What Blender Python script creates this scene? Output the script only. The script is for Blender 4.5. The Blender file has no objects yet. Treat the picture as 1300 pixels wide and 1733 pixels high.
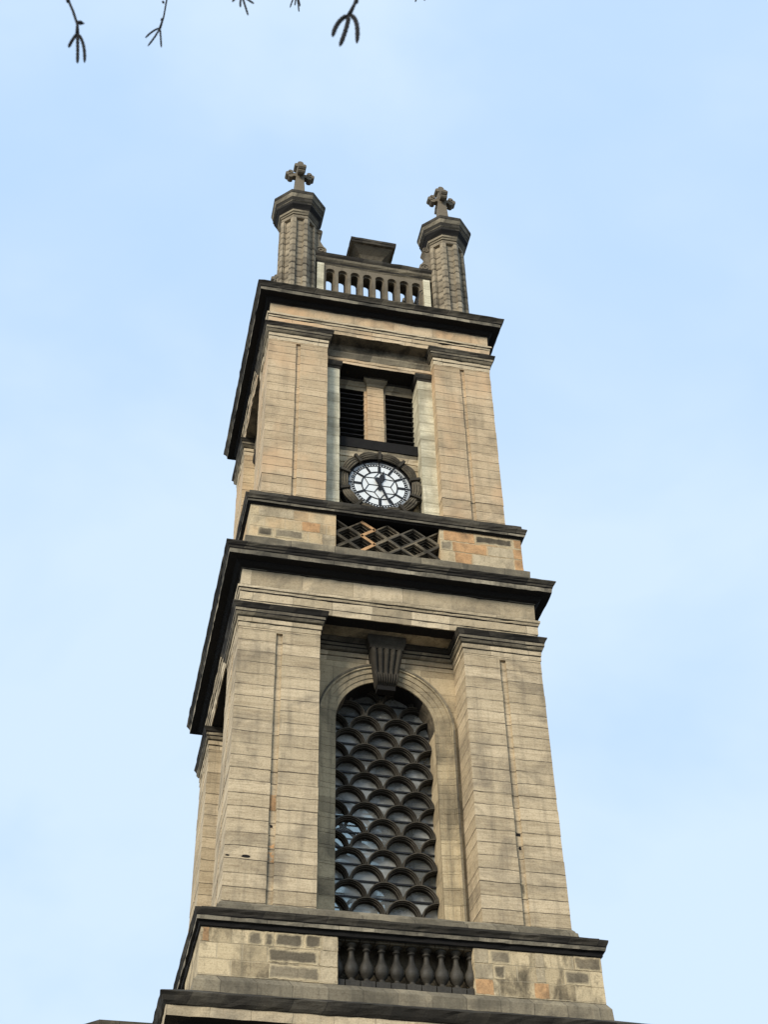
import bpy, math, random
from mathutils import Matrix, Vector
R_ = math.radians
random.seed(7)
SC = bpy.context.scene
COL = SC.collection

# ------------------------------------------------------------------ camera
CAMW = Matrix(((0.975354, -0.132969, -0.176081, -6.94321),
               (-0.219809, -0.655055, -0.722902, -31.93403),
               (-0.019219, 0.743789, -0.668138, 1.6),
               (0, 0, 0, 1)))
cd = bpy.data.cameras.new('camera')
cam = bpy.data.objects.new('camera', cd)
COL.objects.link(cam)
cam.matrix_world = CAMW
cd.sensor_fit = 'HORIZONTAL'
cd.sensor_width = 36
cd.lens = 36 * 2335.51 / 1300
cd.clip_start = 0.05
cd.clip_end = 3000
cd.dof.use_dof = True
cd.dof.focus_distance = 40
cd.dof.aperture_fstop = 30
SC.camera = cam

# ------------------------------------------------------------------ world, sun, exposure
SUN_EL, SUN_AZ = 27, 224          # azimuth clockwise from +Y
w = bpy.data.worlds.new('World')
SC.world = w
w.use_nodes = True
nt = w.node_tree
bg = nt.nodes['Background']
sky = nt.nodes.new('ShaderNodeTexSky')
sky.sky_type = 'NISHITA'
sky.sun_disc = False
sky.sun_elevation = R_(SUN_EL)
sky.sun_rotation = R_(SUN_AZ)
tcw = nt.nodes.new('ShaderNodeTexCoord')
mpw = nt.nodes.new('ShaderNodeMapping')
mpw.inputs['Scale'].default_value = (1.0, 1.0, 1.7)
mpw.inputs['Location'].default_value = (0.35, 0.2, 0.1)
nzw = nt.nodes.new('ShaderNodeTexNoise')
nzw.inputs['Scale'].default_value = 2.3
nzw.inputs['Detail'].default_value = 5
nzw.inputs['Roughness'].default_value = 0.5
nzw.inputs['Distortion'].default_value = 0.3
rpw = nt.nodes.new('ShaderNodeValToRGB')
rpw.color_ramp.elements[0].position = 0.33
rpw.color_ramp.elements[0].color = (0.385, 0.55, 0.775, 1)
rpw.color_ramp.elements[1].position = 0.68
rpw.color_ramp.elements[1].color = (0.525, 0.652, 0.80, 1)
e_ = rpw.color_ramp.elements.new(0.5)
e_.color = (0.432, 0.582, 0.79, 1)
sc10 = nt.nodes.new('ShaderNodeVectorMath')
sc10.operation = 'SCALE'
sc10.inputs['Scale'].default_value = 10.0
mxw = nt.nodes.new('ShaderNodeMix')
mxw.data_type = 'RGBA'
mxw.inputs[0].default_value = 0.94
nt.links.new(tcw.outputs['Generated'], mpw.inputs[0])
nt.links.new(mpw.outputs[0], nzw.inputs['Vector'])
spw = nt.nodes.new('ShaderNodeSeparateXYZ')
nt.links.new(tcw.outputs['Generated'], spw.inputs[0])
grw = nt.nodes.new('ShaderNodeMapRange')
grw.inputs['From Min'].default_value = 0.30
grw.inputs['From Max'].default_value = 0.75
grw.inputs['To Min'].default_value = 0.26
grw.inputs['To Max'].default_value = 0.02
nt.links.new(spw.outputs[2], grw.inputs['Value'])
adw = nt.nodes.new('ShaderNodeMath')
nt.links.new(nzw.outputs['Fac'], adw.inputs[0])
nt.links.new(grw.outputs[0], adw.inputs[1])
nt.links.new(adw.outputs[0], rpw.inputs[0])
nt.links.new(rpw.outputs[0], sc10.inputs[0])
nt.links.new(sky.outputs[0], mxw.inputs[6])
nt.links.new(sc10.outputs[0], mxw.inputs[7])
nt.links.new(mxw.outputs[2], bg.inputs[0])
bg.inputs[1].default_value = 0.1

sl = bpy.data.lights.new('sun', 'SUN')
so = bpy.data.objects.new('sun', sl)
COL.objects.link(so)
sd = Vector((math.sin(R_(SUN_AZ)) * math.cos(R_(SUN_EL)), math.cos(R_(SUN_AZ)) * math.cos(R_(SUN_EL)), math.sin(R_(SUN_EL))))
so.rotation_euler = sd.to_track_quat('Z', 'Y').to_euler()
so.location = (-20, -40, 60)
sl.energy = 2.75
sl.angle = R_(22)
sl.color = (1.0, 0.91, 0.77)
SC.view_settings.view_transform = 'Standard'
SC.view_settings.look = 'None'
SC.view_settings.exposure = 0.46
SC.view_settings.gamma = 1.0
SC.cycles.max_bounces = 6

# ------------------------------------------------------------------ materials
class NT:
    def __init__(s, name):
        s.m = bpy.data.materials.new(name)
        s.m.use_nodes = True
        s.t = s.m.node_tree
        s.b = s.t.nodes['Principled BSDF']
        s.out = s.t.nodes['Material Output']
    def n(s, typ, ins=None, **kw):
        nd = s.t.nodes.new('ShaderNode' + typ)
        for k, v in kw.items():
            setattr(nd, k, v)
        for k, v in (ins or {}).items():
            s.set(nd.inputs[k], v)
        return nd
    def set(s, sock, v):
        if isinstance(v, bpy.types.NodeSocket):
            s.t.links.new(v, sock)
        else:
            sock.default_value = v
    def math(s, op, a, b=0.0, c=0.0, clamp=False):
        nd = s.n('Math', {0: a, 1: b, 2: c}, operation=op)
        nd.use_clamp = clamp
        return nd.outputs[0]
    def mix(s, f, a, b, blend='MIX'):
        nd = s.n('Mix', data_type='RGBA', blend_type=blend)
        s.set(nd.inputs[0], f)
        s.set(nd.inputs[6], a)
        s.set(nd.inputs[7], b)
        return nd.outputs[2]
    def ramp(s, f, stops, interp='LINEAR'):
        nd = s.n('ValToRGB', {0: f})
        cr = nd.color_ramp
        cr.interpolation = interp
        while len(cr.elements) < len(stops):
            cr.elements.new(0.5)
        for e, (p, c) in zip(cr.elements, stops):
            e.position = p
            e.color = c if len(c) == 4 else (*c, 1)
        return nd.outputs[0]
    def noise(s, vec, scale, detail=4, rough=0.55, dist=0.0):
        nd = s.n('TexNoise', {'Vector': vec, 'Scale': scale, 'Detail': detail, 'Roughness': rough, 'Distortion': dist})
        return nd.outputs['Fac']
    def scaled(s, vec, sc, loc=(0, 0, 0)):
        nd = s.n('Mapping', {0: vec})
        nd.inputs['Scale'].default_value = sc
        nd.inputs['Location'].default_value = loc
        return nd.outputs[0]

def V(x):
    return (x, x, x)

def stone(name, tones, course=None, joint=0.55, streak=0.35, grime=(0.05, 0.045, 0.035), grime_amt=0.45,
          grime_lo=0.55, stain=0.0, bump=0.5, warm=None, seed=0.0, mortar=0.011, joint_col=(0.045, 0.038, 0.028), drips=0.25, pits=0.5, cellw=0.6, core=None):
    t = NT(name)
    tc = t.n('TexCoord').outputs['Object']
    p = t.scaled(tc, (1, 1, 1), (seed * 3.7, seed * 1.3, seed * 0.37))
    sx = t.n('SeparateXYZ', {0: tc})
    u = t.math('ADD', sx.outputs[0], sx.outputs[1])
    z = sx.outputs[2]
    wob = t.noise(t.scaled(tc, (1.6, 1.6, 2.2)), 1.0, 3, 0.6)
    zz = t.math('MULTIPLY_ADD', t.math('SUBTRACT', wob, 0.5), 0.085, z)
    # tone per stone and joints
    if course:
        h, L, z0 = course
        vec = t.n('CombineXYZ', {0: t.math('ADD', u, 100 + seed), 1: t.math('ADD', t.math('SUBTRACT', zz, z0), 50 * h), 2: 0.0}).outputs[0]
        br = t.n('TexBrick', {'Vector': vec, 'Color1': (0, 0, 0, 1), 'Color2': (1, 1, 1, 1), 'Mortar': (0.5, 0.5, 0.5, 1),
                              'Scale': 1.0, 'Mortar Size': mortar, 'Mortar Smooth': 0.35, 'Brick Width': L, 'Row Height': h, 'Bias': 0.0},
                 offset=0.43, offset_frequency=2, squash=0.62, squash_frequency=3)
        cell = t.math('MULTIPLY', br.outputs['Color'], 1.0)
        jn = br.outputs['Fac']
        jn = t.math('MULTIPLY', jn, t.ramp(t.noise(p, 2.3, 3), [(0.3, V(0.25)), (0.6, V(1.0))]))
    else:
        cell = t.noise(p, 0.9, 2)
        jn = None
    big = t.noise(p, 0.55, 4, 0.6)
    fac = t.math('ADD', t.math('MULTIPLY', cell, cellw if course else 0.3), t.math('MULTIPLY', big, 0.55), clamp=True)
    col = t.ramp(fac, tones)
    # bedding streaks along the courses
    bed = t.noise(t.scaled(p, (1.3, 1.3, 17)), 1.0, 8, 0.72, 0.6)
    bedm = t.ramp(bed, [(0.46, V(0.0)), (0.62, V(1.0))])
    col = t.mix(t.math('MULTIPLY', bedm, streak), col, t.mix(1.0, col, (0.50, 0.46, 0.42, 1), 'MULTIPLY'))
    # grain
    gr = t.noise(p, 26, 5, 0.7)
    col = t.mix(t.ramp(gr, [(0.34, V(0.55)), (0.52, V(0.0))]), col, t.mix(1.0, col, (0.55, 0.5, 0.45, 1), 'MULTIPLY'))
    # warm patches
    if warm:
        wm = t.noise(t.scaled(p, (0.8, 0.8, 0.55), (5, 1, 2)), 1.0, 3, 0.55)
        col = t.mix(t.ramp(wm, [(0.46, V(0.0)), (0.68, V(0.8))]), col, (*warm, 1))
    # pitted dark spots
    if pits:
        vo = t.noise(t.scaled(p, (6, 6, 13), (2, 4, 1)), 1.0, 5, 0.72)
        pm = t.ramp(vo, [(0.635, V(0.0)), (0.70, V(1.0))])
        col = t.mix(t.math('MULTIPLY', pm, pits), col, (grime[0] * 0.45, grime[1] * 0.45, grime[2] * 0.45, 1))
    # grime blotches
    g1 = t.noise(t.scaled(p, (1, 1, 1.2), (9, 3, 7)), 0.75, 6, 0.66, 0.5)
    gm = t.ramp(g1, [(grime_lo, V(0.0)), (grime_lo + 0.17, V(1.0))])
    col = t.mix(t.math('MULTIPLY', gm, grime_amt), col, (*grime, 1))
    # run-off drips
    if drips:
        uv = t.n('CombineXYZ', {0: t.math('MULTIPLY', u, 5.5), 1: t.math('MULTIPLY', sx.outputs[1], 0.7), 2: t.math('MULTIPLY', z, 0.45)}).outputs[0]
        dn = t.noise(uv, 1.0, 5, 0.6)
        dm = t.ramp(dn, [(0.5, V(0.0)), (0.72, V(1.0))])
        col = t.mix(t.math('MULTIPLY', dm, drips), col, (*grime, 1))
    # black crust with its own hard shapes
    if stain:
        s1 = t.noise(t.scaled(p, (1.5, 1.5, 0.9), (1, 8, 3)), 1.5, 8, 0.68, 0.15)
        sm = t.ramp(s1, [(0.49, V(0.0)), (0.56, V(0.55)), (0.66, V(1.0))])
        col = t.mix(t.math('MULTIPLY', sm, stain), col, (0.018, 0.016, 0.013, 1))
    if core:
        at_ = t.n('Attribute', attribute_name='core').outputs['Fac']
        cn = t.noise(p, 5.0, 5, 0.65)
        cf = t.ramp(t.math('ADD', at_, t.math('MULTIPLY', t.math('SUBTRACT', cn, 0.5), 1.3)), [(-0.1, V(0.0)), (0.55, V(1.0))])
        edge = t.ramp(t.noise(p, 2.0, 3), [(0.3, (core[0] * 0.8, core[1] * 0.8, core[2] * 0.78)), (0.7, core)])
        col = t.mix(cf, edge, col)
    ht = t.math('MULTIPLY_ADD', bed, 0.6, t.math('MULTIPLY', gr, 0.5))
    if jn is not None:
        col = t.mix(t.math('MULTIPLY', jn, joint), col, (*joint_col, 1))
        ht = t.math('SUBTRACT', ht, t.math('MULTIPLY', jn, 0.8))
    bp = t.n('Bump', {'Strength': bump, 'Distance': 0.03, 'Height': ht})
    t.set(t.b.inputs['Normal'], bp.outputs[0])
    t.set(t.b.inputs['Base Color'], col)
    t.set(t.b.inputs['Roughness'], 0.92)
    t.set(t.b.inputs['Specular IOR Level'], 0.25)
    return t.m

def plain(name, c, rough=0.7, noise=0.25, scale=6.0, spec=0.3, metallic=0.0):
    t = NT(name)
    tc = t.n('TexCoord').outputs['Object']
    n = t.noise(tc, scale, 5, 0.6)
    k = t.ramp(n, [(0.25, V(1 - noise)), (0.75, V(1 + noise))])
    col = t.mix(1.0, (*c, 1), k, 'MULTIPLY')
    t.set(t.b.inputs['Base Color'], col)
    t.set(t.b.inputs['Roughness'], rough)
    t.set(t.b.inputs['Specular IOR Level'], spec)
    t.set(t.b.inputs['Metallic'], metallic)
    bp = t.n('Bump', {'Strength': 0.3, 'Distance': 0.01, 'Height': n})
    t.set(t.b.inputs['Normal'], bp.outputs[0])
    return t.m

TAN = [(0.1, (0.34, 0.272, 0.173)), (0.35, (0.49, 0.394, 0.254)), (0.6, (0.60, 0.487, 0.32)), (0.9, (0.67, 0.555, 0.38))]
WARM = [(0.1, (0.36, 0.275, 0.17)), (0.35, (0.50, 0.385, 0.24)), (0.6, (0.60, 0.468, 0.298)), (0.9, (0.66, 0.53, 0.355))]
BUFF = [(0.15, (0.29, 0.236, 0.155)), (0.45, (0.47, 0.383, 0.25)), (0.7, (0.58, 0.475, 0.315)), (0.95, (0.64, 0.535, 0.37))]
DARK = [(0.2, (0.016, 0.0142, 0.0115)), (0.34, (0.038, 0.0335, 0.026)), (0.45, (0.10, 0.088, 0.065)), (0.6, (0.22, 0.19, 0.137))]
MID = [(0.15, (0.10, 0.088, 0.065)), (0.5, (0.20, 0.172, 0.12)), (0.9, (0.33, 0.28, 0.19))]
PALE = [(0.2, (0.60, 0.56, 0.40)), (0.6, (0.72, 0.67, 0.49)), (0.9, (0.78, 0.73, 0.55))]
GREY = [(0.15, (0.10, 0.09, 0.067)), (0.45, (0.21, 0.186, 0.136)), (0.8, (0.36, 0.315, 0.228))]

M = {}
M['low'] = stone('stone_lower_pier', TAN, (0.336, 40, 15.42), streak=0.5, grime=(0.12, 0.10, 0.075), grime_amt=0.55, grime_lo=0.50, joint=0.85, seed=1, mortar=0.013, cellw=0.38, joint_col=(0.055, 0.044, 0.03), drips=0.4)
M['up'] = stone('stone_upper_pier', WARM, (0.345, 40, 27.66), streak=0.38, grime=(0.14, 0.115, 0.08), grime_amt=0.42, grime_lo=0.52, joint=0.85, seed=2, cellw=0.38, drips=0.3, joint_col=(0.06, 0.045, 0.03), warm=(0.57, 0.385, 0.22), mortar=0.013)
M['frieze'] = stone('stone_frieze', BUFF, (0.52, 1.35, 24.25), streak=0.2, grime=(0.11, 0.095, 0.07), grime_amt=0.6, grime_lo=0.48, seed=3, joint=0.4, pits=0.3)
M['frieze_up'] = stone('stone_upper_frieze', WARM, (0.45, 1.3, 35.7), streak=0.2, grime=(0.10, 0.08, 0.06), grime_amt=0.5, grime_lo=0.52, seed=4, joint=0.4, warm=(0.58, 0.37, 0.2))
M['ashlar'] = stone('stone_ashlar', [(0.1, (0.26, 0.205, 0.125)), (0.35, (0.42, 0.335, 0.205)), (0.6, (0.56, 0.45, 0.275)), (0.9, (0.65, 0.53, 0.335))], (0.347, 0.86, 13.56), streak=0.15, grime=(0.085, 0.073, 0.052), grime_amt=0.6, grime_lo=0.52,
                    seed=5, stain=0.75, joint=0.45, mortar=0.016, joint_col=(0.46, 0.39, 0.27), drips=0.6, pits=0.4)
M['ashlar_up'] = stone('stone_upper_ashlar', [(0.1, (0.30, 0.235, 0.14)), (0.35, (0.45, 0.355, 0.215)), (0.6, (0.57, 0.455, 0.275)), (0.9, (0.65, 0.535, 0.34))], (0.362, 0.92, 26.05), streak=0.15, grime=(0.13, 0.11, 0.08), grime_amt=0.5, grime_lo=0.5,
                       seed=6, stain=0.3, joint=0.5, mortar=0.013, joint_col=(0.5, 0.43, 0.3), warm=(0.57, 0.36, 0.18), drips=0.15, pits=0.2)
M['dark'] = stone('sooty_cornice_stone', DARK, (3.0, 1.1, 0), cellw=0.14, streak=0.5, grime=(0.02, 0.019, 0.016), grime_amt=0.6, seed=7, joint=0.5, drips=0.45, joint_col=(0.012, 0.011, 0.01))
M['corona'] = stone('weathered_corona_stone', GREY, (3.0, 1.25, 0), streak=0.2, grime=(0.035, 0.032, 0.026), grime_amt=0.75, grime_lo=0.45, seed=8, joint=0.6, drips=0.6)
M['soot'] = stone('black_crust_and_shade', [(0.2, (0.007, 0.0065, 0.006)), (0.6, (0.014, 0.0125, 0.011)), (0.95, (0.04, 0.035, 0.028))], None, seed=9, grime=(0.006, 0.006, 0.005), drips=0.2, streak=0.3)  # sooty crust; also paints shade into soffits and moulding lines
M['mid'] = stone('moulding_stone', MID, (3.0, 1.5, 0), streak=0.3, seed=10, grime=(0.04, 0.035, 0.028), grime_amt=0.6, grime_lo=0.48, drips=0.45, joint=0.5)
M['band'] = stone('architrave_stone', BUFF, (3.0, 1.7, 0), streak=0.2, seed=11, grime=(0.10, 0.085, 0.06), grime_amt=0.5, joint=0.45, drips=0.3, pits=0.75)
M['wall'] = stone('recess_wall_stone', [(0.15, (0.30, 0.24, 0.15)), (0.5, (0.45, 0.36, 0.225)), (0.9, (0.54, 0.44, 0.28))], (0.52, 1.4, 15.4), streak=0.2, seed=12, grime=(0.10, 0.085, 0.06), grime_amt=0.5, joint=0.4)
M['surround'] = stone('window_surround_stone', [(0.15, (0.30, 0.245, 0.155)), (0.5, (0.46, 0.375, 0.235)), (0.9, (0.56, 0.46, 0.29))], (0.42, 60, 15.4), streak=0.2, seed=13, grime=(0.07, 0.06, 0.043), grime_amt=0.55, grime_lo=0.47, joint=0.5, drips=0.55)
M['pale'] = stone('pale_cleaned_stone', PALE, (0.37, 40, 28), streak=0.4, seed=14, grime=(0.26, 0.235, 0.165), grime_amt=0.7, grime_lo=0.46, joint=0.6, drips=0.55, joint_col=(0.16, 0.14, 0.09), pits=0.35)
M['turret'] = stone('turret_stone', [(0.15, (0.19, 0.158, 0.11)), (0.5, (0.32, 0.268, 0.185)), (0.9, (0.43, 0.365, 0.258))], (0.318, 40, 36.9), streak=0.3, seed=15, grime=(0.06, 0.052, 0.04), grime_amt=0.5, grime_lo=0.47, joint=1.0, mortar=0.022, drips=0.35, joint_col=(0.022, 0.019, 0.015))
M['parapet'] = stone('parapet_stone', [(0.15, (0.12, 0.10, 0.072)), (0.5, (0.22, 0.186, 0.132)), (0.9, (0.34, 0.29, 0.208))], None, streak=0.2, seed=16, grime=(0.05, 0.044, 0.034), grime_amt=0.55, drips=0.45)
M['carve'] = stone('carved_dark_stone', [(0.15, (0.022, 0.019, 0.015)), (0.5, (0.055, 0.048, 0.036)), (0.9, (0.21, 0.18, 0.125))], None, streak=0.15, seed=17, grime=(0.018, 0.016, 0.013), grime_amt=0.5, drips=0.4)
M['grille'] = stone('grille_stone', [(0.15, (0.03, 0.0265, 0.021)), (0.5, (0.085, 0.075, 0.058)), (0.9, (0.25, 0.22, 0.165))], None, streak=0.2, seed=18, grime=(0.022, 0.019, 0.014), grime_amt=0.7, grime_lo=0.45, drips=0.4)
M['plinth'] = stone('plinth_stone', [(0.15, (0.12, 0.105, 0.075)), (0.5, (0.215, 0.185, 0.13)), (0.9, (0.33, 0.28, 0.19))], (3.0, 1.2, 0), streak=0.2, seed=19, grime=(0.06, 0.053, 0.04), grime_amt=0.6, grime_lo=0.46, drips=0.5, joint=0.7)
M['orange'] = stone('orange_replacement_stone', [(0.2, (0.46, 0.265, 0.125)), (0.5, (0.60, 0.36, 0.175)), (0.9, (0.66, 0.46, 0.26))], None, streak=0.1, seed=20, grime=(0.14, 0.10, 0.06), grime_amt=0.7, grime_lo=0.5, stain=0.3, drips=0.15, pits=0.2)
M['cream'] = stone('cream_replacement_stone', [(0.2, (0.42, 0.34, 0.22)), (0.5, (0.55, 0.455, 0.30)), (0.9, (0.64, 0.55, 0.38))], None, streak=0.1, seed=21, grime=(0.13, 0.105, 0.07), grime_amt=0.6, grime_lo=0.5, stain=0.35, drips=0.3, pits=0.2)
M['block'] = stone('weathered_block_and_shade', [(0.2, (0.12, 0.10, 0.068)), (0.5, (0.23, 0.19, 0.128)), (0.85, (0.42, 0.345, 0.225))], None, streak=0.2, seed=22, grime=(0.035, 0.03, 0.022), grime_amt=0.85, grime_lo=0.44, stain=0.7, drips=0.4)  # weathered stone; also paints shadow lines on the architraves
M['greyblock'] = stone('grey_weathered_block', [(0.2, (0.32, 0.262, 0.168)), (0.6, (0.45, 0.365, 0.235)), (0.9, (0.53, 0.44, 0.285))], None, streak=0.2, seed=23, grime=(0.10, 0.085, 0.06), grime_amt=0.75, grime_lo=0.44, stain=0.6, drips=0.2)
EDGE = (0.56, 0.455, 0.285)
M['p_block'] = stone('soot_stained_block', [(0.2, (0.06, 0.05, 0.035)), (0.45, (0.16, 0.133, 0.09)), (0.75, (0.38, 0.31, 0.2))], None, streak=0.2, seed=22, grime=(0.03, 0.025, 0.018), grime_amt=0.75, grime_lo=0.47, drips=0.4, core=EDGE)
M['p_grey'] = stone('grey_stained_block', [(0.2, (0.19, 0.158, 0.105)), (0.6, (0.33, 0.275, 0.185)), (0.9, (0.47, 0.39, 0.26))], None, streak=0.2, seed=23, grime=(0.06, 0.05, 0.036), grime_amt=0.75, grime_lo=0.47, stain=0.4, drips=0.4, core=EDGE)
M['p_orange'] = stone('orange_sandstone_block', [(0.2, (0.46, 0.265, 0.125)), (0.5, (0.60, 0.36, 0.175)), (0.9, (0.66, 0.46, 0.26))], None, streak=0.15, seed=20, grime=(0.14, 0.10, 0.06), grime_amt=0.5, grime_lo=0.52, drips=0.3, pits=0.2, core=EDGE)
M['p_orange'] = M['orange']
M['p_cream'] = M['cream']
M['p_soot'] = M['soot']
M['black'] = plain('black_paint', (0.012, 0.012, 0.013), 0.5, 0.3)
M['void'] = plain('dark_interior', (0.02, 0.018, 0.016), 0.95, 0.3)
M['white'] = plain('white_dial_glass', (0.72, 0.745, 0.735), 0.25, 0.09, 3.0, 0.5)
M['louvre'] = plain('louvre_slate', (0.035, 0.034, 0.034), 0.6, 0.45, 9)
M['grille_in'] = stone('grille_inner_shade', [(0.2, (0.016, 0.0135, 0.010)), (0.6, (0.034, 0.029, 0.021)), (0.95, (0.09, 0.076, 0.052))], None, seed=30, grime=(0.01, 0.009, 0.007), drips=0.3, streak=0.3)  # darker grille copy; puts shade into the colour of inner steps
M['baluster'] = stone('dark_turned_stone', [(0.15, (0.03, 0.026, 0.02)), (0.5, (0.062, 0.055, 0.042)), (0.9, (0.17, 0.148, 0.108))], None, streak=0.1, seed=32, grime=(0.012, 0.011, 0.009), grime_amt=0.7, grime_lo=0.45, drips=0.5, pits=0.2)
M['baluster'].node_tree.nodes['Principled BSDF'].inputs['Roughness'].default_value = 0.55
M['reed'] = stone('carved_reed_stone', [(0.15, (0.04, 0.034, 0.025)), (0.5, (0.15, 0.128, 0.09)), (0.9, (0.40, 0.34, 0.235))], None, streak=0.3, seed=31, grime=(0.015, 0.013, 0.01), grime_amt=0.8, grime_lo=0.46, drips=0.5)
M['lead'] = plain('lead_sheet', (0.009, 0.0082, 0.0075), 0.95, 0.35, 5)
M['bark'] = plain('birch_twig_bark', (0.016, 0.013, 0.012), 0.8, 0.4, 60)
M['catkin'] = plain('catkin_scales', (0.012, 0.010, 0.009), 0.85, 0.45, 300)
M['trunk'] = plain('birch_trunk_bark', (0.42, 0.40, 0.37), 0.85, 0.5, 7)
M['plaster'] = plain('interior_plaster', (0.16, 0.145, 0.12), 0.9, 0.3)

def glass_mat():
    t = NT('dusty_window_glass')
    tc = t.n('TexCoord').outputs['Object']
    n = t.noise(tc, 0.9, 4, 0.6)
    t.set(t.b.inputs['Base Color'], t.ramp(n, [(0.3, (0.23, 0.233, 0.215)), (0.7, (0.35, 0.35, 0.32))]))
    t.set(t.b.inputs['Roughness'], 0.12)
    t.set(t.b.inputs['Specular IOR Level'], 0.35)
    n2 = t.noise(tc, 2.5, 2)
    bp = t.n('Bump', {'Strength': 0.03, 'Distance': 0.02, 'Height': n2})
    t.set(t.b.inputs['Normal'], bp.outputs[0])
    tr = t.n('BsdfTransparent', {'Color': (0.86, 0.93, 0.92, 1)})
    mx = t.n('MixShader', {0: t.ramp(n, [(0.48, V(0.62)), (0.60, V(0.10))])})
    t.t.links.new(t.b.outputs[0], mx.inputs[1])
    t.t.links.new(tr.outputs[0], mx.inputs[2])
    t.t.links.new(mx.outputs[0], t.out.inputs[0])
    return t.m
M['glass'] = glass_mat()

# ------------------------------------------------------------------ mesh helpers
class MB:
    def __init__(s):
        s.v, s.f, s.mi, s.sm, s.mats = [], [], [], [], []
    def mat(s, k):
        if k not in s.mats:
            s.mats.append(k)
        return s.mats.index(k)
    def face(s, idx, k, smooth=False):
        s.f.append(tuple(idx))
        s.mi.append(s.mat(k))
        s.sm.append(smooth)
    def add(s, vs):
        b = len(s.v)
        s.v += [tuple(p) for p in vs]
        return b
    def box(s, x0, x1, y0, y1, z0, z1, k, j=0.0):
        r = lambda: random.uniform(-j, j) if j else 0.0
        b = s.add([(x + r(), y + r(), z + r()) for z in (z0, z1) for y in (y0, y1) for x in (x0, x1)])
        for q in ((0, 2, 3, 1), (4, 5, 7, 6), (0, 1, 5, 4), (2, 6, 7, 3), (0, 4, 6, 2), (1, 3, 7, 5)):
            s.face([b + i for i in q], k)
    def obox(s, c, ax, ay, az, k):
        c, ax, ay, az = map(Vector, (c, ax, ay, az))
        b = s.add([c + sx * ax + sy * ay + sz * az for sz in (-1, 1) for sy in (-1, 1) for sx in (-1, 1)])
        for q in ((0, 2, 3, 1), (4, 5, 7, 6), (0, 1, 5, 4), (2, 6, 7, 3), (0, 4, 6, 2), (1, 3, 7, 5)):
            s.face([b + i for i in q], k)
    def sqring(s, prof, cx=0.0, cy=0.0, dx=0.0, dy=0.0, seg=0.22, j=0.008, chip=0.03, cap=True):
        """mitred moulding round a rectangle; prof = [(half width, z, material of the strip above)]"""
        wmax = max(p[0] for p in prof)
        n = max(1, int(2 * (wmax + max(dx, dy)) / seg))
        cols = []
        for side in range(4):
            for i in range(n):
                t = -1 + 2 * i / n
                col = []
                for (wd, z, *_) in prof:
                    jj = random.gauss(0, j) if j else 0
                    if chip and random.random() < 0.05:
                        jj -= random.uniform(0, chip)
                    wx, wy = wd + dx + jj, wd + dy + jj
                    if side == 0: x, y = t * wx, -wy
                    elif side == 1: x, y = wx, t * wy
                    elif side == 2: x, y = -t * wx, wy
                    else: x, y = -wx, -t * wy
                    col.append((cx + x, cy + y, z + (random.gauss(0, j * 0.5) if j else 0)))
                cols.append(s.add(col))
        N = len(cols)
        for i in range(N):
            a, b = cols[i], cols[(i + 1) % N]
            for q in range(len(prof) - 1):
                s.face((a + q, b + q, b + q + 1, a + q + 1), prof[q][2])
        if cap:
            s.face([c for c in reversed(cols)], prof[0][2])
            s.face([c + len(prof) - 1 for c in cols], prof[-2][2])
    def strip(s, prof, x0, x1, y, seg=0.3, j=0.006):
        """straight moulding along x on a wall whose face is at y; prof = [(projection, z, mat)]"""
        n = max(1, int((x1 - x0) / seg))
        cols = [s.add([(x0 + (x1 - x0) * i / n, y - p + random.gauss(0, j), z + random.gauss(0, j * 0.5)) for p, z, *_ in prof]) for i in range(n + 1)]
        for i in range(n):
            a, b = cols[i], cols[i + 1]
            for q in range(len(prof) - 1):
                s.face((a + q, b + q, b + q + 1, a + q + 1), prof[q][2])
        s.face([cols[0] + q for q in reversed(range(len(prof)))], prof[0][2])
        s.face([cols[-1] + q for q in range(len(prof))], prof[0][2])
    def stack(s, outline, zs, k, joint=0.012, inset=0.012, off=0.004, seedcap=True):
        """courses of stone: outline(d) gives the plan shrunk by d; zs are the joint heights"""
        rings = []
        for a, b in zip(zs[:-1], zs[1:]):
            o = random.uniform(-off, off)
            rings += [(a, inset), (a + joint * 0.5, o), (b - joint * 0.5, o + random.uniform(-0.002, 0.002)), (b, inset)]
        base = []
        for z, d in rings:
            base.append(s.add([(x, y, z) for x, y in outline(d)]))
        n = len(outline(0))
        for a, b in zip(base[:-1], base[1:]):
            for i in range(n):
                i2 = (i + 1) % n
                s.face((a + i, a + i2, b + i2, b + i), k)
        s.face([base[0] + i for i in reversed(range(n))], k)
        s.face([base[-1] + i for i in range(n)], k)
    def lathe(s, prof, c, k, n=16, smooth=True, rot=0.0):
        rows = []
        for r, z in prof:
            rows.append(s.add([(c[0] + r * math.cos(rot + 2 * math.pi * i / n), c[1] + r * math.sin(rot + 2 * math.pi * i / n), c[2] + z) for i in range(n)]))
        for a, b in zip(rows[:-1], rows[1:]):
            for i in range(n):
                i2 = (i + 1) % n
                s.face((a + i, a + i2, b + i2, b + i), k, smooth)
        s.face([rows[0] + i for i in reversed(range(n))], k)
        s.face([rows[-1] + i for i in range(n)], k)
    def prism(s, poly, y0, y1, k, kside=None):
        """polygon in x,z extruded along y (poly counter-clockwise seen from -y)"""
        n = len(poly)
        a = s.add([(x, y0, z) for x, z in poly])
        b = s.add([(x, y1, z) for x, z in poly])
        s.face([a + i for i in range(n)], k)
        s.face([b + i for i in reversed(range(n))], k)
        for i in range(n):
            i2 = (i + 1) % n
            s.face((a + i2, a + i, b + i, b + i2), kside or k)
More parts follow.
